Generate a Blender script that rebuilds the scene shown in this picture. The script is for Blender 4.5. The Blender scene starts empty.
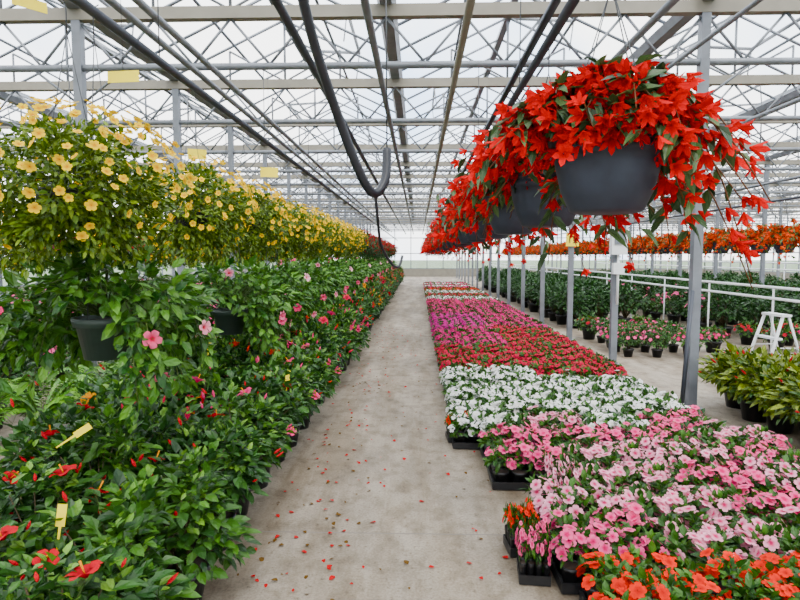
import bpy, math, random
import numpy as np
from mathutils import Vector, Matrix
rng=np.random.default_rng(11)
random.seed(5)
scene=bpy.context.scene
def L(r,g,b):
    f=lambda c:(c/255/12.92) if c/255<=0.04045 else ((c/255+0.055)/1.055)**2.4
    return (f(r),f(g),f(b))
def U(a,b,n=None): return rng.uniform(a,b,n)
def nrm(a): return a/np.maximum(np.linalg.norm(a,axis=-1,keepdims=True),1e-9)
def basis(D,N):
    Y=nrm(D); X=nrm(np.cross(Y,N)+1e-6); Z=np.cross(X,Y)
    return np.stack([X,Y,Z],axis=-1)
def basisZ(Zd,spin):
    Z=nrm(Zd); ref=np.where(np.abs(Z[:,2:3])>0.9,np.array([[1.,0,0]]),np.array([[0,0,1.]]))
    X=nrm(np.cross(ref,Z)); Y=np.cross(Z,X)
    c=np.cos(spin)[:,None]; s=np.sin(spin)[:,None]
    X2=X*c+Y*s; Y2=-X*s+Y*c
    return np.stack([X2,Y2,Z],axis=-1)

# ---------------------------------------------------------------- materials
def newmat(name):
    m=bpy.data.materials.new(name); m.use_nodes=True
    nt=m.node_tree; nt.nodes.clear()
    out=nt.nodes.new('ShaderNodeOutputMaterial')
    return m,nt,out
def plantmat(name,rough=0.45,trans=0.3,spec=0.4,gain=1.0,sat=1.0):
    m,nt,out=newmat(name)
    at=nt.nodes.new('ShaderNodeAttribute'); at.attribute_name='Col'
    no=nt.nodes.new('ShaderNodeTexNoise'); no.inputs['Scale'].default_value=35
    mr=nt.nodes.new('ShaderNodeMapRange'); mr.inputs[3].default_value=0.8*gain; mr.inputs[4].default_value=1.2*gain
    nt.links.new(no.outputs[0],mr.inputs[0])
    vm=nt.nodes.new('ShaderNodeVectorMath'); vm.operation='SCALE'
    nt.links.new(at.outputs['Color'],vm.inputs[0]); nt.links.new(mr.outputs[0],vm.inputs['Scale'])
    hs=nt.nodes.new('ShaderNodeHueSaturation'); hs.inputs['Saturation'].default_value=sat
    nt.links.new(vm.outputs[0],hs.inputs['Color'])
    p=nt.nodes.new('ShaderNodeBsdfPrincipled'); p.inputs['Roughness'].default_value=rough
    p.inputs['Specular IOR Level'].default_value=spec
    nt.links.new(hs.outputs[0],p.inputs['Base Color'])
    t=nt.nodes.new('ShaderNodeBsdfTranslucent'); nt.links.new(hs.outputs[0],t.inputs['Color'])
    mx=nt.nodes.new('ShaderNodeMixShader'); mx.inputs[0].default_value=trans
    nt.links.new(p.outputs[0],mx.inputs[1]); nt.links.new(t.outputs[0],mx.inputs[2])
    nt.links.new(mx.outputs[0],out.inputs[0])
    return m
def solid(name,col,rough=0.5,metal=0.0,var=0.15,scale=8,spec=0.5):
    m,nt,out=newmat(name)
    tc=nt.nodes.new('ShaderNodeTexCoord')
    no=nt.nodes.new('ShaderNodeTexNoise'); no.inputs['Scale'].default_value=scale; no.inputs['Detail'].default_value=5
    nt.links.new(tc.outputs['Object'],no.inputs[0])
    cr=nt.nodes.new('ShaderNodeValToRGB')
    cr.color_ramp.elements[0].position=0.3; cr.color_ramp.elements[1].position=0.7
    cr.color_ramp.elements[0].color=(*[c*(1-var) for c in col],1)
    cr.color_ramp.elements[1].color=(*[min(1,c*(1+var)) for c in col],1)
    nt.links.new(no.outputs[0],cr.inputs[0])
    p=nt.nodes.new('ShaderNodeBsdfPrincipled'); p.inputs['Roughness'].default_value=rough
    p.inputs['Metallic'].default_value=metal; p.inputs['Specular IOR Level'].default_value=spec
    nt.links.new(cr.outputs[0],p.inputs['Base Color']); nt.links.new(p.outputs[0],out.inputs[0])
    return m
M_leaf=plantmat('leaf_surface',0.4,0.2,0.35,0.80,1.1)
M_petal=plantmat('petal_surface',0.65,0.28,0.06,0.85,1.15)
M_pot=solid('slate_plastic_pot',L(44,49,60),0.6,0,0.25,14,.3)
M_gpot=solid('green_plastic_pot',L(52,66,58),0.5,0,0.12,20)
M_black=solid('black_plastic',L(20,20,22),0.45)
M_soil=solid('potting_soil',L(52,38,28),0.95,0,0.4,60)
M_galv=solid('galvanised_steel',L(112,116,122),0.5,0.3,0.18,6)
M_galvd=solid('dark_steel_pipe',L(56,60,68),0.45,0.3,0.15,6)
M_white=solid('white_paint',L(220,223,223),0.5,0,0.05)
M_alu=solid('aluminium_bar',L(104,110,118),0.45,0.2,0.1)
M_yellow=solid('yellow_card',L(244,220,10),0.5,0,0.03)
M_rub=solid('black_rubber_hose',L(20,22,30),0.4)
M_beam=solid('painted_beam',L(122,117,104),0.6,0,0.12,4)
M_wire=solid('hanger_wire',L(60,62,64),0.4,0.5)
def glassmat():
    m,nt,out=newmat('roof_glass')
    t=nt.nodes.new('ShaderNodeBsdfTransparent'); t.inputs[0].default_value=(0.96,0.97,0.98,1)
    d=nt.nodes.new('ShaderNodeBsdfTranslucent'); d.inputs[0].default_value=(0.9,0.93,0.95,1)
    tc=nt.nodes.new('ShaderNodeTexCoord'); no=nt.nodes.new('ShaderNodeTexNoise'); no.inputs['Scale'].default_value=0.9
    no.inputs['Detail'].default_value=6
    nt.links.new(tc.outputs['Object'],no.inputs[0])
    mr=nt.nodes.new('ShaderNodeMapRange'); mr.inputs[1].default_value=0.3; mr.inputs[2].default_value=0.75
    mr.inputs[3].default_value=0.01; mr.inputs[4].default_value=0.16
    nt.links.new(no.outputs[0],mr.inputs[0])
    mx=nt.nodes.new('ShaderNodeMixShader'); nt.links.new(mr.outputs[0],mx.inputs[0])
    nt.links.new(t.outputs[0],mx.inputs[1]); nt.links.new(d.outputs[0],mx.inputs[2]); nt.links.new(mx.outputs[0],out.inputs[0])
    return m
M_glass=glassmat()
def floormat():
    m,nt,out=newmat('concrete_floor')
    N=nt.nodes.new
    tc=N('ShaderNodeTexCoord')
    def noise(sc,det,ramp,xs=1,ys=1,rgh=.65):
        mp=N('ShaderNodeMapping'); mp.inputs['Scale'].default_value=(xs,ys,1)
        nt.links.new(tc.outputs['Object'],mp.inputs[0])
        n=N('ShaderNodeTexNoise'); n.inputs['Scale'].default_value=sc; n.inputs['Detail'].default_value=det; n.inputs['Roughness'].default_value=rgh
        nt.links.new(mp.outputs[0],n.inputs[0])
        r=N('ShaderNodeValToRGB'); nt.links.new(n.outputs[0],r.inputs[0])
        r.color_ramp.elements[0].position=ramp[0]; r.color_ramp.elements[1].position=ramp[1]
        r.color_ramp.elements[0].color=(*ramp[2],1); r.color_ramp.elements[1].color=(*ramp[3],1)
        return r
    a=noise(1.1,9,(0.32,0.66,L(120,110,96),L(170,159,142)),1,0.45)
    b=noise(7,8,(0.36,0.54,(0.66,0.62,0.56),(1,1,1)),1,.7)
    c=noise(70,4,(0.34,0.58,(0.72,0.70,0.67),(1,1,1)))
    e=noise(24,6,(0.57,0.66,(1,1,1),(.5,.45,.39)),1,1,.8)
    g=noise(2.2,6,(0.42,0.6,(1,1,1),(.70,.65,.58)),1.6,.16,.6)
    def mul(x,y):
        k=N('ShaderNodeMix'); k.data_type='RGBA'; k.blend_type='MULTIPLY'; k.inputs[0].default_value=1
        nt.links.new(x,k.inputs[6]); nt.links.new(y,k.inputs[7]); return k.outputs[2]
    col=mul(mul(mul(mul(a.outputs[0],b.outputs[0]),c.outputs[0]),e.outputs[0]),g.outputs[0])
    sx=N('ShaderNodeSeparateXYZ'); nt.links.new(tc.outputs['Object'],sx.inputs[0])
    def joint(sock,off,period,w):
        ad=N('ShaderNodeMath'); ad.operation='ADD'; ad.inputs[1].default_value=off; nt.links.new(sock,ad.inputs[0])
        pp=N('ShaderNodeMath'); pp.operation='PINGPONG'; pp.inputs[1].default_value=period; nt.links.new(ad.outputs[0],pp.inputs[0])
        g=N('ShaderNodeMath'); g.operation='LESS_THAN'; g.inputs[1].default_value=w; nt.links.new(pp.outputs[0],g.inputs[0]); return g
    j1=joint(sx.outputs[1],0.7,2.0,0.005)
    k=N('ShaderNodeMix'); k.data_type='RGBA'; nt.links.new(j1.outputs[0],k.inputs[0]); nt.links.new(col,k.inputs[6]); k.inputs[7].default_value=(0.16,0.14,0.12,1)
    p=N('ShaderNodeBsdfPrincipled'); p.inputs['Roughness'].default_value=0.75; p.inputs['Specular IOR Level'].default_value=0.3
    nt.links.new(k.outputs[2],p.inputs['Base Color'])
    bp=N('ShaderNodeBump'); bp.inputs['Strength'].default_value=0.2; nt.links.new(c.outputs[0],bp.inputs['Height']); nt.links.new(bp.outputs[0],p.inputs['Normal'])
    nt.links.new(p.outputs[0],out.inputs[0]); return m
M_floor=floormat()
M_grass=solid('outside_grass',L(80,100,60),0.9,0,0.3,2)

# ---------------------------------------------------------------- mesh builder
class MB:
    def __init__(s): s.v=[];s.c=[];s.l=[];s.fs=[];s.fm=[];s.sm=[];s.n=0;s.mats=[]
    def mi(s,m):
        if m not in s.mats: s.mats.append(m)
        return s.mats.index(m)
    def inst(s,T,R,P,S,C,mat,C2=None,smooth=False):
        V,F,mask=T; M=len(P); n=len(V)
        S=np.broadcast_to(np.asarray(S,float),(M,))
        out=np.einsum('mij,nj->mni',R,V)*S[:,None,None]+P[:,None,:]
        C=np.broadcast_to(np.asarray(C,float),(M,3)); C2=C if C2 is None else np.broadcast_to(np.asarray(C2,float),(M,3))
        col=C[:,None,:]*(1-mask)[None,:,None]+C2[:,None,:]*mask[None,:,None]
        s.v.append(out.reshape(-1,3)); s.c.append(col.reshape(-1,3))
        flat=np.concatenate([np.array(f) for f in F]); sz=np.array([len(f) for f in F])
        s.l.append((flat[None,:]+(np.arange(M)*n)[:,None]+s.n).reshape(-1))
        s.fs.append(np.tile(sz,M)); k=M*len(F)
        s.fm.append(np.full(k,s.mi(mat))); s.sm.append(np.full(k,smooth)); s.n+=M*n
    def raw(s,V,F,mat,col=(.5,.5,.5),smooth=False):
        V=np.asarray(V,float)
        s.inst((V,F,np.zeros(len(V))),np.eye(3)[None],np.zeros((1,3)),1.0,[col],mat,smooth=smooth)
    def path(s,pts,r,mat,n=6,col=(.1,.15,.05),smooth=True):
        pts=np.asarray(pts,float); m=len(pts); r=np.broadcast_to(r,(m,))
        t=np.gradient(pts,axis=0); t=nrm(t)
        ref=np.array([0,0,1.]) if abs(t[0][2])<0.9 else np.array([0,1.,0])
        V=[];F=[]
        for i in range(m):
            a=nrm(np.cross(t[i],ref)); b=np.cross(t[i],a)
            for k in range(n):
                an=2*math.pi*(k+.5)/n; V.append(pts[i]+r[i]*(math.cos(an)*a+math.sin(an)*b))
        for i in range(m-1):
            for k in range(n):
                k2=(k+1)%n; F.append((i*n+k,i*n+k2,(i+1)*n+k2,(i+1)*n+k))
        F.append(tuple(range(n))[::-1]); F.append(tuple((m-1)*n+k for k in range(n)))
        s.raw(V,F,mat,col,smooth)
    def box(s,c,sz,mat,rot=None,col=(.5,.5,.5)):
        x,y,z=[q/2 for q in sz]
        V=np.array([(-x,-y,-z),(x,-y,-z),(x,y,-z),(-x,y,-z),(-x,-y,z),(x,-y,z),(x,y,z),(-x,y,z)])
        if rot is not None: V=V@np.array(rot).T
        s.raw(V+np.array(c),[(3,2,1,0),(4,5,6,7),(0,1,5,4),(1,2,6,5),(2,3,7,6),(3,0,4,7)],mat,col)
    def lathe(s,prof,c,mat,n=24,smooth=True,cap=None):
        V=[];F=[]
        for r,z in prof:
            for k in range(n):
                a=2*math.pi*k/n; V.append((c[0]+r*math.cos(a),c[1]+r*math.sin(a),c[2]+z))
        for i in range(len(prof)-1):
            for k in range(n):
                k2=(k+1)%n; F.append((i*n+k,i*n+k2,(i+1)*n+k2,(i+1)*n+k))
        F.append(tuple(range(n))[::-1])
        s.raw(V,F,mat,smooth=smooth)
    def disc(s,c,r,mat,n=20):
        V=[(c[0]+r*math.cos(2*math.pi*k/n),c[1]+r*math.sin(2*math.pi*k/n),c[2]) for k in range(n)]
        s.raw(V,[tuple(range(n))],mat)
    def mesh(s,name):
        me=bpy.data.meshes.new(name)
        v=np.concatenate(s.v); l=np.concatenate(s.l); fs=np.concatenate(s.fs); c=np.concatenate(s.c)
        me.vertices.add(len(v)); me.vertices.foreach_set('co',v.astype(np.float32).ravel())
        me.loops.add(len(l)); me.loops.foreach_set('vertex_index',l.astype(np.int32))
        me.polygons.add(len(fs)); st=np.concatenate([[0],np.cumsum(fs)[:-1]])
        me.polygons.foreach_set('loop_start',st.astype(np.int32))
        for m in s.mats: me.materials.append(m)
        me.polygons.foreach_set('material_index',np.concatenate(s.fm).astype(np.int32))
        me.update(calc_edges=True)
        me.polygons.foreach_set('use_smooth',np.concatenate(s.sm).astype(bool))
        at=me.color_attributes.new('Col','FLOAT_COLOR','POINT')
        at.data.foreach_set('color',np.concatenate([c,np.ones((len(c),1))],1).astype(np.float32).ravel())
        return me
    def obj(s,name,loc=(0,0,0)):
        return put(s.mesh(name),name,loc)
def put(me,name,loc=(0,0,0),rz=0,sc=(1,1,1)):
    o=bpy.data.objects.new(name,me); scene.collection.objects.link(o)
    o.location=loc; o.rotation_euler=(0,0,rz); o.scale=sc if hasattr(sc,'__len__') else (sc,)*3
    return o

# ---------------------------------------------------------------- templates
def T_leaf(w=0.28,fold=0.12,droop=0.2):
    V=np.array([(0,0,0),(w,.32,fold),(w*.75,.7,fold*.6-droop*.5),(0,1,-droop),(-w*.75,.7,fold*.6-droop*.5),(-w,.32,fold),(0,.5,-droop*.15)])
    return V,[(0,1,2,6),(6,2,3),(0,6,4,5),(6,3,4)],np.array([0,0,0,.3,0,0,.35])
def T_flower(np_=5,rin=.06,width=.42,cup=.1,tipz=0.0,notch=True,off=.01):
    V=[(0,0,0)];F=[];mask=[1.0]
    for k in range(np_):
        a=2*math.pi*k/np_; ca,sa=math.cos(a),math.sin(a); z0=off*(k%2)
        loc=[(rin,-.05,0),(.5,-width*.85,cup*.5),(.85,-width*.75,cup),(1.0,-width*.25,tipz),(.93 if notch else 1.05,0,tipz),(1.0,width*.25,tipz),(.85,width*.75,cup),(.5,width*.85,cup*.5),(rin,.05,0)]
        b=len(V)
        for (x,y,z) in loc: V.append((x*ca-y*sa,x*sa+y*ca,z+z0))
        mask+= [1,.15,0,0,0,0,0,.15,1]
        F.append(tuple(range(b,b+9)))
    return np.array(V),F,np.array(mask,float)
LEAF=T_leaf(); LEAFN=T_leaf(.17,.06,.3); LEAFR=T_leaf(.36,.08,.15)
IMP=T_flower(5,.05,.5,.05,.0)
CAL=T_flower(5,.04,.5,.18,.22)
def T_pend():
    V=[];F=[];m=[]
    for k in range(5):
        a=2*math.pi*k/5; ca,sa=math.cos(a),math.sin(a); b=len(V)
        zz=.06*(k%2)
        for (x,y,z) in [(.03,-.05,0),(.21,-.20,.42),(.46,-.19,.76+zz),(.70,-.01,.94+zz),(.50,.18,.78),(.21,.20,.42),(.03,.05,0),(.25,0,.48)]:
            V.append((x*ca-y*sa,x*sa+y*ca,z)); 
        m+=[.2,0,0,0,0,0,.2,.1]; F+=[(b,b+1,b+2,b+7),(b+7,b+2,b+3),(b,b+7,b+5,b+6),(b+7,b+3,b+4,b+5)]
    return np.array(V),F,np.array(m,float)
PEND=T_pend()
def T_hib():
    V=[];F=[];m=[]
    for k in range(5):
        a=2*math.pi*k/5; ca,sa=math.cos(a),math.sin(a); b=len(V)
        g=[[(.05,-.05,0),(.05,.05,0)],[(.30,-.22,.34),(.30,.26,.40)],[(.66,-.40,.55),(.66,.44,.66)],[(.98,-.28,.46),(.98,.32,.62)]]
        for row in g:
            p,q=row; mid=((p[0]+q[0])/2+.03,(p[1]+q[1])/2,(p[2]+q[2])/2-.07)
            for (x,y,z) in (p,mid,q): V.append((x*ca-y*sa,x*sa+y*ca,z))
        m+=[1,1,1,.3,.3,.3,0,0,0,0,0,0]
        for i in range(3):
            for j in range(2):
                F.append((b+i*3+j,b+i*3+j+1,b+i*3+j+4,b+i*3+j+3))
    return np.array(V),F,np.array(m,float)
HIB=T_hib()
def T_bud():
    V=[(0,0,0)];F=[]
    n=5
    for r,z in ((.12,.25),(.15,.55),(.08,.85)):
        for k in range(n):
            a=2*math.pi*k/n+z; V.append((r*math.cos(a),r*math.sin(a),z))
    V.append((0,0,1.05)); 
    for k in range(n):
        k2=(k+1)%n; F.append((0,1+k2,1+k)); F.append((1+k,1+k2,6+k2,6+k)); F.append((6+k,6+k2,11+k2,11+k)); F.append((11+k,11+k2,16))
    return np.array(V),F,np.zeros(17)
BUD=T_bud()

def jit(col,n,v=.25,h=.0):
    c=np.array(col)[None,:]*U(1-v,1+v,(n,1)); c=c*U(1-h,1+h,(n,3)); return np.clip(c,0,1)
def mixc(a,b,n,p=None):
    t=U(0,1,(n,1)) if p is None else (U(0,1,(n,1))<p)*1.0
    return np.array(a)[None]*(1-t)+np.array(b)[None]*t
def rdir(n,zmin=-1):
    d=rng.normal(size=(n*6+20,3)); d=nrm(d); d=d[d[:,2]>zmin][:n]; return d

def cluster_foliage(mb,centers,cr,nper,leaf,T,cA,cB,out_c,droop=.25,mat=None):
    K=len(centers)
    if K==0: return
    n=K*nper
    c=np.repeat(centers,nper,0); d=rdir(n)
    if len(d)<n: c=c[:len(d)]; n=len(d)
    P=c+d*cr*U(.3,1.0,(n,1))
    out=nrm(c-out_c)
    D=nrm(d*.9+out*.7+rng.normal(size=(n,3))*.35-np.array([0,0,droop]))
    N=nrm(out*.5+np.array([0,0,.9])+rng.normal(size=(n,3))*.45)
    S=leaf*U(.6,1.15,n)
    C=mixc(cA,cB,n)*U(.75,1.2,(n,1))
    mb.inst(T,basis(D,N),P,S,C,mat or M_leaf,C2=np.clip(C*1.3,0,1))

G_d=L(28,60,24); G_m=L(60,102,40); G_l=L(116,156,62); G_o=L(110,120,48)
def pot(mb,r,h,mat,z0=0,cx=0,cy=0,taper=.72,n=24):
    mb.lathe([(r*taper,0),(r*.95,h*.82),(r*1.04,h*.82),(r*1.06,h),(r*.95,h),(r*.93,h*.9)],(cx,cy,z0),mat,n)
    mb.disc((cx,cy,z0+h*.92),r*.94,M_soil)

# --- hibiscus bush
HR=L(206,0,34); HRc=L(90,0,14)
def make_hib(seed,nf,fcol=HR,fc2=HRc,H=.72,gA=G_d,gB=G_m):
    mb=MB(); pot(mb,.12,.2,M_black)
    K=28; d=rdir(K,-.55); rr=U(.6,1.12,(K,1))
    cz=.2+(H-.2)*.52
    C=np.array([0,0,cz])+d*rr*np.array([.26,.26,(H-.2)*.48])
    for c in C:
        p0=np.array([U(-.03,.03),U(-.03,.03),.18]); mid=(p0+c)/2+np.array([0,0,.03])*1.0; mid[:2]*=.7
        mb.path([p0,mid,c],[.006,.004,.003],M_leaf,4,L(86,74,50))
    cluster_foliage(mb,C,.11,24,.078,LEAF,gA,gB,np.array([0,0,cz-.1]),.3)
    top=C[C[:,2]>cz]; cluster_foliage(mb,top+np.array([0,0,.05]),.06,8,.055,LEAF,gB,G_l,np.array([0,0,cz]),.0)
    if nf:
        fd=rdir(nf,-.25); P=np.array([0,0,cz])+fd*np.array([.35,.35,(H-.2)*.62])
        Z=nrm(fd+np.array([0,-.1,.1])+rng.normal(size=(nf,3))*.55)
        R=basisZ(Z,U(0,6,nf)); S=U(.034,.054,nf)
        mb.inst(HIB,R,P,S,jit(fcol,nf,.15),M_petal,C2=fc2,smooth=True)
        for i in range(nf):
            mb.path([P[i],P[i]+Z[i]*.065],[.002,.004],M_petal,5,L(232,150,40))
            mb.path([np.array([0,0,cz])+fd[i]*.15,P[i]],[.004,.003],M_leaf,4,L(80,100,50))
    nb=7; bd=rdir(nb,0); P=np.array([0,0,cz])+bd*np.array([.34,.34,(H-.2)*.64])
    mb.inst(BUD,basisZ(nrm(bd+np.array([0,0,.6])),U(0,6,nb)),P,U(.04,.06,nb),jit(fcol,nb,.2),M_petal)
    return mb.mesh('potted_hibiscus')
gB2=L(76,120,42)
hib=[make_hib(0,1),make_hib(1,2),make_hib(2,3),make_hib(3,1,gB=gB2),make_hib(4,1),make_hib(5,3,L(236,60,40),L(200,20,30)),make_hib(6,4,L(240,110,150),L(190,20,60),gB=gB2),make_hib(7,3,L(250,170,20),L(220,60,20)),make_hib(8,3,L(222,20,80),L(140,0,40))]
for j,y in enumerate(np.arange(1.7,34,.46)):
    for i,x in enumerate((-1.14,-1.58,-2.02)):
        yy=y+(i%2)*.2+random.uniform(-.05,.05); xx=x+random.uniform(-.05,.05)
        hs=np.interp(yy,[1.7,3,4.5,8,14],[.76,.9,1.06,1.18,1.22])*random.uniform(.85,1.1)
        me=hib[random.choice([0,1,2,3,4,0,3,1,2])] if yy<3.2 else hib[random.choice([0,1,8,2,5,6,6,7,3,4,8])]
        put(me,'potted_hibiscus',(xx,yy,0),random.uniform(0,6.28),(1.05,1.05,hs))

# --- impatiens flats
def make_flat(name,col,col2,nf,fs=.036,green=(L(32,68,24),L(76,118,42)),gh=.27):
    mb=MB(); w,l=.52,.38
    mb.box((0,0,.012),(w-.02,l-.02,.012),M_black)
    for sx in (-1,1): mb.box((sx*(w/2-.012),0,.035),(.012,l-.02,.05),M_black); 
    for sy in (-1,1): mb.box((0,sy*(l/2-.012),.035),(w-.02,.012,.05),M_black)
    cen=[]
    for ix in range(4):
        for iy in range(3):
            cx=-.19+ix*.127; cy=-.12+iy*.12; pot(mb,.055,.1,M_black,.02,cx,cy,n=10)
            hz=U(-.035,.035); K=6
            d=rdir(K,-.1); C=np.array([[cx,cy,.17+hz]])+d*np.array([.05,.05,.05]); cen.append((cx,cy,gh-.1+hz))
            cluster_foliage(mb,C,.045,8,.06,LEAF,green[0],green[1],np.array([cx,cy,.1]),.25)
    cen=np.array(cen); k=rng.integers(0,12,nf); d=rdir(nf,-.05); nf=len(d); k=k[:nf]
    P=cen[k]+d*np.array([.09,.085,.1])*U(.85,1.1,(nf,1))
    Z=nrm(d+np.array([0,-.3,.5])+rng.normal(size=(nf,3))*.25)
    mb.inst(IMP,basisZ(Z,U(0,6,nf)),P,fs*U(.8,1.15,nf),jit(col,nf,.14),M_petal,C2=col2)
    return [mb.mesh(name),name]
PK=L(248,132,168); PKc=L(206,24,96)
PK2=L(252,184,202)
flats={
 'orange':[make_flat('orange_impatiens_flat',L(244,34,0),L(190,10,0),100,.033) for _ in range(3)],
 'pink':[make_flat('pink_impatiens_flat',PK if q%2 else PK2,PKc,90,.036) for q in range(4)],
 'white':[make_flat('white_impatiens_flat',L(254,254,250),L(230,226,210),85,.035) for _ in range(3)],
 'crimson':[make_flat('crimson_impatiens_flat',L(204,0,64),L(120,0,30),110,.035) for _ in range(3)],
 'magenta':[make_flat('magenta_impatiens_flat',L(214,8,120),L(150,0,70),110,.035) for _ in range(3)],
 'purple':[make_flat('purple_impatiens_flat',L(206,36,140),L(130,6,86),110,.035) for _ in range(2)],
 'rose':[make_flat('rose_impatiens_flat',L(240,80,140),L(180,30,90),100,.035) for _ in range(2)],
}
def zone(y,x):
    y=y+U(-.1,.1)
    if y<4.95: return 'pink'
    if y<7.0: return 'white'
    if y<8.8: return 'crimson'
    if y<11.2: return 'magenta' if x<1.3 else 'crimson'
    if y<14: return 'purple' if x<1.3 else 'magenta'
    if y<17: return 'magenta'
    if y<18.5: return 'rose'
    if y<20: return 'white'
    if y<21.5: return 'crimson'
    if y<23.5: return 'white'
    if y<25: return 'orange'
    return 'rose' if int(y)%2 else 'white'
y=1.64
while y<31:
    x0=1.0 if y<2.7 else (.93 if y<3.4 else (.78 if y<4.9 else .56))
    for i in range(4):
        x=x0+i*.545+random.uniform(-.015,.015)
        z=zone(y,x)
        if y<2.6: z='orange'
        yy=y
        if i==0 and 3.4<y<4.0: 
            if y<3.8: 
                me,nm=flats['pink'][0]; put(me,nm,(x+.15,yy,0),0,(.4,1,1)); continue
            x-=.04
        me,nm=random.choice(flats[z])
        put(me,nm,(x,yy+random.uniform(-.015,.015),0),random.choice([0,0,.02,-.02]),1)
    y+=.415
me,nm=flats['orange'][0]
put(me,nm,(.36,5.06,0),.1,(.42,.5,.85)); put(me,nm,(.56,3.12,0),.1,(.30,.45,.95)); put(flats['pink'][1][0],'pink_impatiens_flat',(.58,2.86,0),-.1,(.30,.5,.9))

# --- hanging pots
def bowl(mb,r,h,z,mat):
    mb.lathe([(r*.55,-h),(r*.64,-h*.97),(r*.80,-h*.7),(r*.90,-h*.38),(r*.93,-h*.26),(r*1.0,-h*.25),(r*1.01,-h*.14),(r*.985,-h*.13),(r*.985,-h*.10),(r*1.03,-h*.09),(r*1.05,0),(r*.96,0),(r*.93,-h*.1)],(0,0,z),mat,40)
    mb.disc((0,0,z-h*.08),r*.94,M_soil)
def hangers(mb,r,z,top,n=3):
    for k in range(n):
        a=2*math.pi*k/n+.5
        mb.path([(r*math.cos(a),r*math.sin(a),z-.01),(0,0,top-.12)],.0022,M_wire,4)
    mb.path([(0,0,top-.13),(0,0,top+.0),(.012,0,top+.03),(.03,0,top+.04)],.003,M_wire,4)
BR=L(214,0,14)
def make_begonia(col,name,zpipe,nb=110,leafc=(L(30,54,28),L(88,116,68)),tip=L(226,36,20),left=1.0,hh=1.0,right=1.0,rim=40):
    mb=MB(); bowl(mb,.182,.24,0,M_pot); hangers(mb,.182,0,zpipe,4)
    LP=[];LD=[];FP=[];FD=[]
    for i in range(nb):
        a=U(0,2*math.pi); front=max(0,-math.sin(a)); lf=max(0,-math.cos(a)); rt=max(0,math.cos(a))
        Lr=U(.14,.5); h=U(.08,.26)*(1.25-Lr)*hh; drop=(U(.1,.5)*(1-.72*front**.7)*(1-(1-left)*lf)*(1+.15*rt))*(Lr/.45)
        if front>.4: Lr*=.58
        Lr*=(1-(1-left)*lf*.15)*(1+(right-1)*rt)
        dirv=np.array([math.cos(a),math.sin(a),0])
        st=dirv*U(.02,.13); pts=[]
        wob=U(-.06,.06); side=np.array([-math.sin(a),math.cos(a),0])
        for t in np.linspace(0,1,8):
            pts.append(st+dirv*(Lr-.08)*t+side*wob*math.sin(3*t)+np.array([0,0,h*math.sin(math.pi*min(1,t*1.1)*.75)*1.3-drop*t**2.2]))
        pts=np.array(pts); mb.path(pts,np.linspace(.005,.002,8),M_leaf,5,L(110,70,40))
        tg=nrm(np.gradient(pts,axis=0))
        for q in range(6):
            t=U(.15,.98); k=t*7; i0=int(k); p=pts[i0]*(1-(k-i0))+pts[min(7,i0+1)]*(k-i0)
            LP.append(p); LD.append(tg[i0]*.6+side*random.choice([-1,1])*.8+np.array([0,0,U(-.5,.25)]))
        for q in range(int(U(4,9))):
            t=U(.35,1)if U(0,1)<.75 else U(.0,.5); k=t*7; i0=min(6,int(k)); p=pts[i0]*(1-(k-i0))+pts[i0+1]*(k-i0)
            f=nrm(dirv*U(.1,1)+side*U(-.8,.8)+np.array([0,0,-U(.1,1.2)])); FP.append(p+f*.015+rng.normal(size=3)*.02); FD.append(f)
    LP=np.array(LP);LD=np.array(LD);n=len(LP)
    N=nrm(np.array([0,0,1.])+rng.normal(size=(n,3))*.4+nrm(LP)*.4)
    C=mixc(leafc[0],leafc[1],n)*U(.8,1.2,(n,1))
    mb.inst(T_leaf(.18,.08,.3),basis(LD,N),LP,U(.06,.115,n),C,M_leaf,C2=np.clip(C*1.3,0,1))
    m=90; d=rdir(m,.0); P=d*np.array([.18,.18,.13])
    mb.inst(T_leaf(.2,.08,.3),basis(nrm(d+rng.normal(size=(m,3))*.4),nrm(np.array([0,0,1.])+d*.3)),P,U(.07,.12,m),mixc(leafc[0],leafc[1],m),M_leaf)
    m=60; d=rdir(m,.1); FP+=list(d*np.array([.28,.22,.19])*U(.9,1.15,(m,1))); FD+=list(nrm(d+rng.normal(size=(m,3))*.5-np.array([0,0,.5])))
    for q in range(rim):   # blooms spilling over the front rim
        a=U(math.pi*1.05,math.pi*1.95); r=U(.19,.23); FP.append(np.array([r*math.cos(a),r*math.sin(a),U(-.05,.05)])); FD.append(nrm(np.array([math.cos(a)*.6+U(-.4,.4),math.sin(a)*.6,-U(.3,1)])))
    FP=np.array(FP);FD=np.array(FD);n=len(FP)
    mb.inst(PEND,basisZ(FD,U(0,6,n)),FP,U(.034,.054,n),jit(col,n,.3),M_petal,C2=tip)
    return mb.mesh(name)
beg0=make_begonia(BR,'begonia_hanging_basket',.6,145,left=.35,hh=.62,right=1.14,rim=16)
begs=[make_begonia(BR,'begonia_hanging_basket',.6,left=.8,hh=.8,rim=18) for _ in range(3)]
ys=[1.97,2.88]+list(np.arange(3.88,33,1.02))
for i,yv in enumerate(ys):
    put(beg0 if i==0 else begs[i%3],'begonia_hanging_basket',(.615,yv,1.98),0)
obg=[make_begonia(L(250,80,0),'orange_begonia_hanging_basket',.62,70,(L(50,80,30),L(110,130,60)),L(250,130,30)) for _ in range(2)]
for i,yv in enumerate(np.arange(7.0,40,.66)):
    put(obg[i%2],'orange_begonia_hanging_basket',(5.85,yv,1.86),random.uniform(-.4,.4),(.95,.95,.9))

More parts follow.
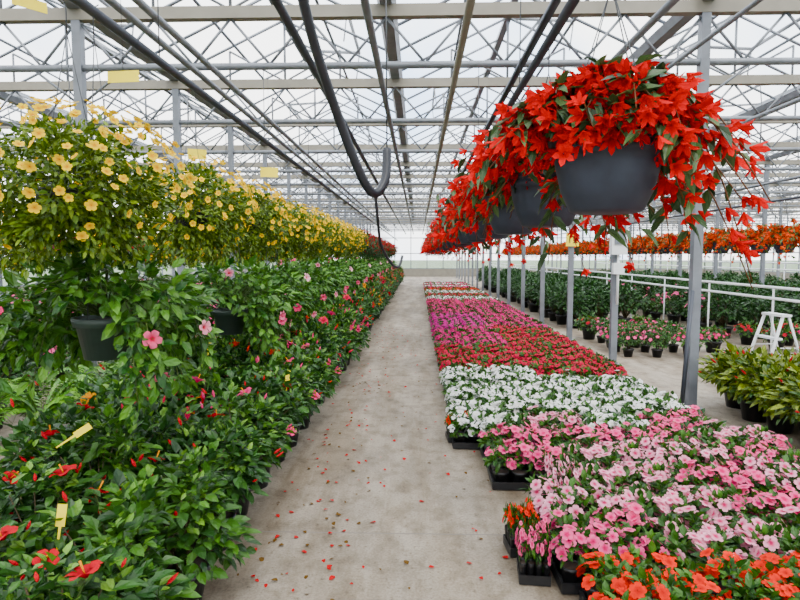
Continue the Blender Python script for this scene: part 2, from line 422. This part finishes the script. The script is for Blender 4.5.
# --- calibrachoa baskets
def make_cal(name,fcol,fc2,nf,zpipe,leafs,R=(.41,.41,.31)):
    mb=MB(); bowl(mb,.15,.19,-.04,M_black); hangers(mb,.15,-.04,zpipe,3)
    K=230; d=rdir(K,-.95); Rv=np.array(R); rr=U(.62,1.06,(K,1))
    C=d*rr*Rv+np.array([0,0,-.02])
    for c in C[::3]:
        mb.path([c*np.array([.25,.25,0])+np.array([0,0,.02]),c*.6+np.array([0,0,.1]),c],[.003,.0025,.002],M_leaf,4,L(90,110,50))
    cluster_foliage(mb,C,.075,26,.044,T_leaf(.24,.05,.15),leafs[0],leafs[1],np.array([0,0,-.1]),.2)
    for i in range(34):
        a=U(0,2*math.pi); r=U(.1,.34); p=np.array([r*math.cos(a),r*math.sin(a),-.16]); ln=U(.08,.26)
        pts=np.array([p+np.array([.04*math.cos(a)*t,.04*math.sin(a)*t,-ln*t]) for t in np.linspace(0,1,5)])
        mb.path(pts,.002,M_leaf,4,L(90,110,50)); cluster_foliage(mb,pts,.035,9,.042,T_leaf(.24,.05,.15),leafs[0],leafs[1],np.array([0,0,0.]),.4)
    fd=rdir(nf,-.85); fd=fd[U(0,1,len(fd))<np.clip(.35+.65*(fd[:,2]+.5),0.2,1)]; n=len(fd)
    P=fd*Rv*U(1.14,1.29,(n,1)); Z=nrm(fd+np.array([0,0,.2])+rng.normal(size=(n,3))*.35)
    mb.inst(CAL,basisZ(Z,U(0,6,n)),P,U(.019,.027,n),jit(fcol,n,.06),M_petal,C2=fc2)
    return mb.mesh(name)
YL=(L(60,92,20),L(126,150,44))
cals=[make_cal('yellow_calibrachoa_basket',L(255,214,0),L(226,140,0),380,.85,YL) for _ in range(3)]
reds=[make_cal('red_calibrachoa_basket',L(180,6,34),L(100,0,10),260,.85,(G_d,G_m))]
for i,yv in enumerate([2.72,4.15,5.45,6.8,8.15,9.5,10.85,12.2,13.55]+list(np.arange(14.9,33,1.2))):
    s=1 if i==0 else .9
    if yv<14.5: put(cals[i%3],'yellow_calibrachoa_basket',(-1.6,yv,1.94),U(0,6),(s,s,.92))
    else: put(reds[0],'red_calibrachoa_basket',(-1.6,yv,1.94),U(0,6),(1,1,.95))
for i,yv in enumerate(np.arange(6.0,30,1.2)):
    put((cals+reds)[i%4],('yellow_calibrachoa_basket' if i%4<3 else 'red_calibrachoa_basket'),(-4.9,yv,1.72),U(0,6),(.95,.95,.85))

# --- mandevilla baskets
MG=(L(34,78,26),L(100,146,56))
def make_mand(seed):
    mb=MB(); mb.lathe([(.1,-.21),(.132,-.045),(.146,-.045),(.146,-.03),(.15,-.028),(.152,0),(.138,0),(.13,-.03)],(0,0,0),M_gpot,28); mb.disc((0,0,-.02),.13,M_soil)
    hangers(mb,.145,0,1.5,3)
    K=84; d=rdir(K,-.75); rr=U(.6,1.05,(K,1)); C=d*rr*np.array([.46,.4,.27])+np.array([0,0,.06])
    keep=~((C[:,1]<.1)&(np.abs(C[:,0])<.21)&(C[:,2]<.09)); C=C[keep]
    for c in C:
        mb.path([(0,0,0),c*.55+np.array([0,0,.12]),c],[.004,.003,.0025],M_leaf,4,L(80,100,50))
    cluster_foliage(mb,C,.10,14,.085,T_leaf(.27,.08,.25),MG[0],MG[1],np.array([0,0,-.05]),.25)
    for i in range(34):
        a=U(0,2*math.pi)
        if math.sin(a)<0 and abs(math.cos(a))<.65: continue
        r=U(.25,.44); ln=U(.15,.42)
        pts=np.array([np.array([r*math.cos(a),r*math.sin(a),0])+np.array([.08*math.cos(a)*t,.08*math.sin(a)*t,-ln*t]) for t in np.linspace(0,1,6)])
        mb.path(pts,.0025,M_leaf,4,L(90,110,50)); cluster_foliage(mb,pts,.05,5,.08,T_leaf(.27,.08,.25),MG[0],MG[1],np.array([0,0,0.]),.4)
    n=12; fd=rdir(n,-.7); fd=fd[~((fd[:,1]<-.6)&(abs(fd[:,0])<.3))]; n=len(fd); P=fd*np.array([.52,.5,.38]); Z=nrm(fd+rng.normal(size=(n,3))*.2+np.array([0,-.3,0]))
    mb.inst(HIB,basisZ(Z,U(0,6,n)),P,U(.034,.05,n),mixc(L(240,90,134),L(252,200,210),n),M_petal,C2=L(226,60,90),smooth=True)
    return mb.mesh('mandevilla_hanging_basket')
mands=[make_mand(i) for i in range(3)]
for i,yv in enumerate([2.95,4.95]+list(np.arange(6.3,30,1.35))):
    put(mands[i%3],'mandevilla_hanging_basket',(-1.6,yv,1.29 if i==0 else 1.15),U(-.15,.15),1)

# --- generic shrubs
def make_shrub(name,H,R,cA,cB,leaf,T,fcol=None,nf=0,fT=IMP,fs=.03,K=22,nper=20,potm=M_black):
    mb=MB(); pot(mb,.13,.2,potm)
    d=rdir(K,-.5); cz=.2+(H-.2)*.5; C=np.array([0,0,cz])+d*U(.55,1,(K,1))*np.array([R*.8,R*.8,(H-.2)*.42])
    for c in C: mb.path([(0,0,.17),(c[0]*.5,c[1]*.5,(c[2]+.2)/2+.03),c],[.006,.004,.003],M_leaf,4,L(86,74,50))
    cluster_foliage(mb,C,R*.42,nper,leaf,T,cA,cB,np.array([0,0,cz-.12]),.25)
    if nf:
        fd=rdir(nf,-.1); n=len(fd); P=np.array([0,0,cz])+fd*np.array([R*1.02,R*1.02,(H-.2)*.56])
        mb.inst(fT,basisZ(nrm(fd+np.array([0,-.2,.4])),U(0,6,n)),P,fs*U(.8,1.2,n),jit(fcol,n,.15),M_petal)
    return mb.mesh(name)
shr=[make_shrub('potted_green_shrub',.85,.38,L(20,48,18),L(52,92,36),.09,LEAF,K=28,nper=22) for _ in range(3)]
shp=[make_shrub('potted_pink_shrub',.7,.34,L(30,64,26),L(76,118,50),.08,LEAF,L(236,120,160),14,IMP,.045) for _ in range(2)]
cro=[make_shrub('potted_croton',.55,.36,L(34,70,20),L(126,140,38),.1,T_leaf(.24,.07,.3),L(196,20,40),16,BUD,.06,K=30,nper=24) for _ in range(3)]
low=[make_shrub('potted_red_begonia',.38,.24,L(36,76,28),L(84,124,48),.06,LEAFR,L(204,4,50),30,IMP,.028,K=18,nper=18),
     make_shrub('potted_pink_geranium',.38,.24,L(36,76,28),L(84,124,48),.06,LEAFR,L(240,80,140),30,IMP,.028,K=18,nper=18)]
posts=[]
for k in range(-4,8):
    if (k-1)%2==0: posts.append(-.33+3.2*k)
def clear(x,y,r=.38):
    for px in posts:
        if abs(px-x)<r and abs(((y-6.2)+1.25)%2.5-1.25)<r: return False
    return True
for y in np.arange(4.9,6.5,.46):
    for x in np.arange(3.35,5.0,.48):
        put(random.choice(cro),'potted_croton',(x+U(-.05,.05),y+U(-.05,.05),0),U(0,6),U(.9,1.12))
for y in np.arange(9.4,11.6,.5):
    for x in np.arange(3.35,4.5,.48):
        k=random.choice([0,1,2]); 
        me=low[k] if k<2 else shp[0]
        put(me,me.name.split('.')[0],(x+U(-.05,.05),y+U(-.05,.05),0),U(0,6),U(.9,1.1) if k<2 else .65)
for y in np.arange(13.2,30,.75):
    for x in np.arange(3.4,5.0,.62):
        if clear(x,y): put(random.choice(shr),'potted_green_shrub',(x+U(-.08,.08),y+U(-.08,.08),0),U(0,6),U(.95,1.25))
for y in np.arange(10.8,30,.8):
    for x in np.arange(6.0,12.5,.7):
        if not clear(x,y,.45): continue
        k=U(0,1)
        me=low[int(k*2)%2] if y<11.5 else random.choice(shr+shr+shp)
        put(me,me.name.split('.')[0],(x+U(-.08,.08),y+U(-.08,.08),0),U(0,6),U(.95,1.2))
for x in np.arange(4.9,7.2,.55):
    if abs(x-5.45)<.3: continue
    me=random.choice(low); put(me,me.name.split('.')[0],(x,9.9+U(-.1,.1),0),U(0,6),1)
for y in np.arange(5.2,28,.8):
    for x in np.arange(-10.5,-3.9,.72):
        if not clear(x,y,.45): continue
        me=random.choice(shr+shp+shp+low)
        put(me,me.name.split('.')[0],(x+U(-.08,.08),y+U(-.08,.08),0),U(0,6),U(.85,1.1))
# ferns
def make_fern():
    mb=MB(); pot(mb,.13,.2,M_black)
    P=[];D=[];S=[];N=[]
    for i in range(38):
        a=U(0,6.28); ln=U(.3,.5); up=U(.15,.4); dv=np.array([math.cos(a),math.sin(a),0]); sd=np.array([-math.sin(a),math.cos(a),0])
        pts=np.array([dv*ln*t+np.array([0,0,.2+up*math.sin(t*2.3)*1.1-.18*t*t]) for t in np.linspace(0,1,12)])
        mb.path(pts,np.linspace(.003,.001,12),M_leaf,4,L(90,130,50))
        for k in range(1,12):
            for s in (-1,1):
                for o in (0,.5):
                    p=pts[k]*(1-o)+pts[k-1]*o
                    P.append(p); D.append(sd*s+dv*.35+np.array([0,0,-.15])); S.append(.085*math.sin(math.pi*min(.97,k/12+.12))+.012); N.append([0,0,1.])
    n=len(P); mb.inst(T_leaf(.14,.03,.1),basis(np.array(D),np.array(N)+rng.normal(size=(n,3))*.1),np.array(P),np.array(S),mixc(L(60,116,34),L(116,164,60),n),M_leaf)
    return mb.mesh('potted_fern')
fern=make_fern()
for (x,y) in [(-3.15,4.75),(-3.0,5.5),(-3.8,4.5),(-3.1,7.4),(-4.4,4.6),(-3.0,8.6)]:
    put(fern,'potted_fern',(x,y,0),U(0,6),1.1)

# ---------------------------------------------------------------- structure
X0=-0.33; SP=3.2; kL=-4; kR=7; YB,YF=-3.8,46.2
XL=X0+kL*SP; XR=X0+kR*SP
gx=[X0+k*SP for k in range(kL,kR+1)]
mb=MB(); mb.raw([(XL,YB,0),(XR,YB,0),(XR,YF,0),(XL,YF,0),(XL,YB,-.15),(XR,YB,-.15),(XR,YF,-.15),(XL,YF,-.15)],[(0,1,2,3),(7,6,5,4),(0,4,5,1),(1,5,6,2),(2,6,7,3),(3,7,4,0)],M_floor); mb.obj('floor')
mb=MB(); mb.raw([(-150,-100,-.16),(150,-100,-.16),(150,250,-.16),(-150,250,-.16)],[(0,1,2,3)],M_grass); mb.obj('ground')
mb=MB()
mb.path([(XL,0,3.55),(XR,0,3.55)],.036,M_galv,8)
mb.box(((XL+XR)/2,0,4.08),(XR-XL,.10,.12),M_beam)
for g in gx[:-1]:
    n=4
    for i in range(n):
        a=g+SP*i/n; b=g+SP*(i+.5)/n; c=g+SP*(i+1)/n
        mb.path([(a,0,4.03),(b,0,3.57)],.015,M_galv,5); mb.path([(b,0,3.57),(c,0,4.03)],.015,M_galv,5)
    m=g+SP/2
    mb.path([(m,0,4.1),(m,0,4.93)],.018,M_galv,5)
    mb.path([(m-.8,0,4.12),(m-.8,0,4.55)],.016,M_galv,5); mb.path([(m+.8,0,4.12),(m+.8,0,4.55)],.016,M_galv,5)
    mb.path([(m-.8,0,4.55),(m,0,4.12),(m+.8,0,4.55)],.016,M_galv,5)
tm=mb.mesh('roof_truss')
ty=[6.2+2.5*k for k in range(-4,17)]
for yv in ty: put(tm,'roof_truss',(0,yv,0))
mb=MB(); RZ=4.98; GZ=4.22
for g in gx:
    mb.raw([(g-.10,YB,GZ),(g+.10,YB,GZ),(g+.06,YB,GZ-.09),(g-.06,YB,GZ-.09),(g-.10,YF,GZ),(g+.10,YF,GZ),(g+.06,YF,GZ-.09),(g-.06,YF,GZ-.09)],[(0,1,2,3),(7,6,5,4),(0,4,5,1),(1,5,6,2),(2,6,7,3),(3,7,4,0)],M_galv)
yb=np.arange(YB,YF+.01,.8334)
for gi,g in enumerate(gx[:-1]):
    m=g+SP/2
    mb.box((m,(YB+YF)/2,RZ),(.09,YF-YB,.06),M_alu)
    for s in (-1,1):
        e=m-s*(SP/2)
        mb.raw([(e,YB,GZ+.01),(e,YF,GZ+.01),(m,YF,RZ-.01),(m,YB,RZ-.01)],[(0,1,2,3)],M_glass)
        for yv in yb: mb.path([(e,yv,GZ),(m,yv,RZ)],.02,M_alu,4)
        for f in (.55,): mb.path([(e*(1-f)+m*f,YB,GZ*(1-f)+RZ*f-.02),(e*(1-f)+m*f,YF,GZ*(1-f)+RZ*f-.02)],.02,M_alu,4)
    for k,y0 in enumerate(np.arange(YB+.9+(gi%2)*1.25,YF-2,5.0)):
        s=-1 if k%2 else 1
        q=[(m,y0,RZ+.03),(m,y0+1.7,RZ+.03),(m+s*.95,y0+1.7,RZ-.02),(m+s*.95,y0,RZ-.02)]
        mb.raw(q,[(0,1,2,3)],M_glass)
        for a,b in ((0,1),(1,2),(2,3),(3,0)): mb.path([q[a],q[b]],.028,M_galvd,4)
        mb.path([q[2],(m+s*.9,y0+1.7,RZ-.43)],.012,M_galv,4); mb.path([q[3],(m+s*.9,y0,RZ-.43)],.012,M_galv,4)
mb.obj('ceiling')
mb=MB(); mb.box((0,0,2.06),(.09,.09,4.12),M_galv); mb.box((0,0,.01),(.2,.2,.02),M_galv); 
mb.path([(0.04,0,3.2),(.5,0,3.55)],.014,M_galv,5); mb.path([(-0.04,0,3.2),(-.5,0,3.55)],.014,M_galv,5)
for sx in (-1,1): mb.path([(sx*.07,.07,.02),(sx*.07,.07,.04)],.01,M_galv,6)
pm=mb.mesh('support_post')
for k in range(kL,kR+1):
    if (k-1)%2==0 :
        for yv in ty:
            if kL<k<kR and YB+.5<yv<YF-.5: put(pm,'support_post',(X0+k*SP,yv,0))
def wall(name,p,q):
    p=np.array(p,float);q=np.array(q,float); d=q-p; ln=np.linalg.norm(d); u=d/ln
    mb=MB(); ang=math.atan2(u[1],u[0]); R=[[math.cos(ang),-math.sin(ang),0],[math.sin(ang),math.cos(ang),0],[0,0,1]]
    c=(p+q)/2; top=4.95 if abs(u[0])>.5 else 4.2
    mb.box((c[0],c[1],.3),(ln,.12,.6),M_beam,R)
    mb.raw([(p[0],p[1],.6),(q[0],q[1],.6),(q[0],q[1],top),(p[0],p[1],top)],[(0,1,2,3)],M_glass)
    for z in (.62,1.8,3.0,4.15): mb.box((c[0],c[1],z),(ln,.06,.06),M_alu,R)
    n=int(ln/1.25)
    for i in range(n+1):
        a=p+u*ln*i/n; mb.box((a[0],a[1],2.4),(.06,.06,3.6),M_alu,R)
    mb.obj(name)
wall('wall_left',(XL,YB,0),(XL,YF,0)); wall('wall_right',(XR,YF,0),(XR,YB,0)); wall('wall_back',(XL,YF,0),(XR,YF,0)); wall('wall_front',(XR,YB,0),(XL,YB,0))
def pipe(name,x,z,r,mat=M_galv,y0=YB+.1,y1=YF-.1,n=10,hang=True):
    mb=MB(); mb.path([(x,y0,z),(x,y1,z)],r,mat,n)
    if hang:
        for yv in ty[1:-1]: mb.path([(x,yv,z),(x,yv,3.55)],.004,M_wire,4)
    mb.obj(name)
pipe('basket_rail',.615,2.61,.022,M_galvd); pipe('basket_rail',-1.6,2.8,.026,M_galvd); pipe('basket_rail',-4.9,2.6,.02,M_galvd); pipe('basket_rail',5.85,2.5,.02,M_galvd)
pipe('heating_pipe',-2.05,3.46,.03); pipe('heating_pipe',-2.25,3.46,.03); pipe('heating_pipe',-.95,3.3,.032,M_galvd); pipe('heating_pipe',-.36,3.3,.03)
pipe('heating_pipe',.35,3.3,.03,M_beam); pipe('heating_pipe',1.8,3.4,.03); pipe('heating_pipe',2.4,3.4,.02); pipe('heating_pipe',4.4,3.4,.03); pipe('heating_pipe',-5.6,3.4,.03); pipe('heating_pipe',8.2,3.3,.03)
pipe('irrigation_boom_rail',.98,3.42,.035,M_galvd,n=4)
mb=MB()
for x,z in ((5.45,1.12),(5.45,.95)): mb.path([(x,7.0,z),(x,44,z)],.022,M_white,8)
for yv in np.arange(7.2,44,2.0): mb.path([(5.45,yv,0),(5.45,yv,1.12)],.015,M_white,6); mb.box((5.45,yv,.01),(.1,.1,.02),M_white)
mb.obj('guard_rail')
mb=MB()
for z in (1.1,1.35): mb.path([(13.2,4,z),(13.2,44,z)],.03,M_white,8)
for yv in np.arange(4.2,44,2.5): mb.path([(13.2,yv,0),(13.2,yv,1.35)],.02,M_white,6)
mb.obj('guard_rail')
mb=MB(); mb.box((2.87,8.58,1.85),(.22,.12,.46),M_white); mb.box((2.87,8.51,1.9),(.15,.02,.26),M_alu); mb.path([(2.87,8.57,1.7),(2.87,8.57,.9)],.018,M_white,6); mb.path([(2.83,8.57,2.1),(2.83,8.57,2.6)],.015,M_white,6)
mb.box((2.87,8.57,1.42),(.15,.1,.16),M_white); mb.obj('control_box')
mb=MB(); mb.path([(2.66,5.95,0),(2.80,6.1,1.25)],.022,M_galvd,8); mb.obj('leaning_pipe')
e=bpy.data.objects.new('bay_number_sign',None); scene.collection.objects.link(e); e.location=(2.87,11.12,1.9)
mb=MB(); mb.box((0,0,0),(.24,.01,.24),M_yellow); o=mb.obj('sign_panel'); o.parent=e
cu=bpy.data.curves.new('sign_digits','FONT'); cu.body='12'; cu.size=.2; cu.align_x='CENTER'; cu.align_y='CENTER'; cu.extrude=.002; cu.materials.append(M_black)
t=bpy.data.objects.new('sign_digits',cu); scene.collection.objects.link(t); t.parent=e; t.location=(0,-.008,0); t.rotation_euler=(math.pi/2,0,0)
# step ladder (A profile along local x)
mb=MB()
for sy in (-.22,.22):
    mb.path([(-.28,sy,.02),(-.04,sy*.8,.80)],.02,M_white,4); mb.path([(.28,sy,.02),(.04,sy*.8,.80)],.016,M_white,4)
for z in (.22,.5):
    x=-.28+.24*z/.78; mb.box((x+.03,0,z),(.1,.4,.025),M_white)
mb.box((0,0,.81),(.14,.4,.03),M_white); mb.path([(.2,-.21,.22),(.2,.21,.22)],.012,M_white,4)
for sy in (-.2,.2): mb.path([(-.17,sy,.38),(.17,sy,.38)],.008,M_white,4)
o=mb.obj('step_ladder',(4.85,8.1,0)); o.rotation_euler=(0,0,.1)
def w(px,py,d): return (d*(px-418)/590, d, 1.6+d*(256-py)/590)
def smoothpath(pts,n=8):
    pts=[np.array(p) for p in pts]; out=[]
    P=[pts[0]]+pts+[pts[-1]]
    for i in range(1,len(P)-2):
        for t in np.linspace(0,1,n,endpoint=False):
            a,b,c,d=P[i-1],P[i],P[i+1],P[i+2]
            out.append(.5*((2*b)+(c-a)*t+(2*a-5*b+4*c-d)*t*t+(3*b-a-3*c+d)*t**3))
    out.append(pts[-1]); return out
mb=MB()
mb.path(smoothpath([(-.52,2.4,3.3),(-.53,2.5,2.95),(-.48,2.7,2.6),(-.38,2.9,2.25),(-.28,3.0,1.99),(-.22,3.05,1.92),(-.17,3.1,2.0),(-.165,3.15,2.16)]),.024,M_rub,10)
mb.path([(-.165,3.15,2.16),(-.17,3.15,3.3)],.004,M_wire,5)
mb.path(smoothpath([(-.22,3.05,1.92),(-.21,3.1,1.78),(-.20,3.2,1.66),(-.15,3.3,1.56),(-.11,3.35,1.54),(-.09,3.4,1.6)]),.008,M_rub,8)
mb.path(smoothpath([(-.36,1.0,3.28),(-.44,1.6,2.95),(-.52,2.4,3.3)]),.022,M_rub,10)
mb.obj('festoon_hose')
def card(x,y,z,wd=.2,hh=.1,rot=0,top=3.5):
    mb=MB(); mb.box((0,0,0),(wd,.003,hh),M_yellow); mb.path([(0,0,hh/2-.005),(0,0,top-z)],.0015,M_wire,4)
    o=mb.obj('yellow_sticky_card',(x,y,z)); o.rotation_euler=(0,0,rot)
for px,py,d,r in ((35,8,3.4,.9),(126,79,3.2,-.1),(270,173,6.2,.2),(567,3,3.0,.3),(198,155,6.0,.5),(640,200,12,.1)):
    a=w(px,py,d); card(a[0],a[1],a[2],rot=r,wd=.18,hh=.06 if d<4 else .1)
def tag(x,y,z,rot,tilt):
    mb=MB(); mb.raw([(-.016,0,0),(.016,0,0),(.016,0,.085),(-.016,0,.085),(-.003,0,-.1),(.003,0,-.1),(.005,0,0),(-.005,0,0)],[(0,1,2,3),(4,5,6,7)],M_yellow)
    o=mb.obj('plant_tag',(x,y,z)); o.rotation_euler=(0,tilt,rot)
for px,py,d,ro,ti in ((42,540,2.05,.3,.15),(62,442,2.7,.2,1.0),(285,384,4.3,.3,.1),(205,352,4.5,0,.3)):
    a=w(px,py,d); tag(a[0],a[1],a[2],ro,ti)
mb=MB(); n=560; P=np.stack([np.concatenate([rng.normal(-.66,.17,n//2),U(-.8,.8,n-n//2)]),1.8+12*U(0,1,n)**1.6,np.full(n,.008)],1)
P=P[(P[:,0]>-.95)]; n=len(P)
mb.inst(LEAFR,basisZ(np.array([0,0,1.])+rng.normal(size=(n,3))*.15,U(0,6,n)),P,U(.015,.042,n),mixc(L(200,14,26),L(110,84,50),n,.4),M_petal); mb.obj('fallen_petals')

# ---------------------------------------------------------------- world + light
wd=bpy.data.worlds.new('overcast_sky'); scene.world=wd; wd.use_nodes=True; nt=wd.node_tree; nt.nodes.clear()
o=nt.nodes.new('ShaderNodeOutputWorld'); bg=nt.nodes.new('ShaderNodeBackground'); tc=nt.nodes.new('ShaderNodeTexCoord')
no=nt.nodes.new('ShaderNodeTexNoise'); no.inputs['Scale'].default_value=2.6; no.inputs['Detail'].default_value=6
cr=nt.nodes.new('ShaderNodeValToRGB'); cr.color_ramp.elements[0].position=.36; cr.color_ramp.elements[1].position=.54
cr.color_ramp.elements[0].color=(.5,.66,.9,1); cr.color_ramp.elements[1].color=(1,.99,.97,1)
nt.links.new(tc.outputs['Generated'],no.inputs[0]); nt.links.new(no.outputs[0],cr.inputs[0]); nt.links.new(cr.outputs[0],bg.inputs[0])
bg.inputs[1].default_value=5.6; nt.links.new(bg.outputs[0],o.inputs[0])
sd=bpy.data.lights.new('sun','SUN'); sd.energy=4.0; sd.angle=math.radians(30); sd.color=(1,.95,.88)
so=bpy.data.objects.new('sun',sd); scene.collection.objects.link(so); so.rotation_euler=(math.radians(32),math.radians(10),0)
cd=bpy.data.cameras.new('camera'); co=bpy.data.objects.new('camera',cd); scene.collection.objects.link(co)
cd.lens=590*36/800; cd.sensor_width=36; cd.clip_end=500; cd.clip_start=.05
co.location=(0,0,1.6)
yaw=math.atan(18/590); pitch=math.atan(44/590)
co.rotation_euler=(math.pi/2-pitch,0,yaw)
scene.camera=co
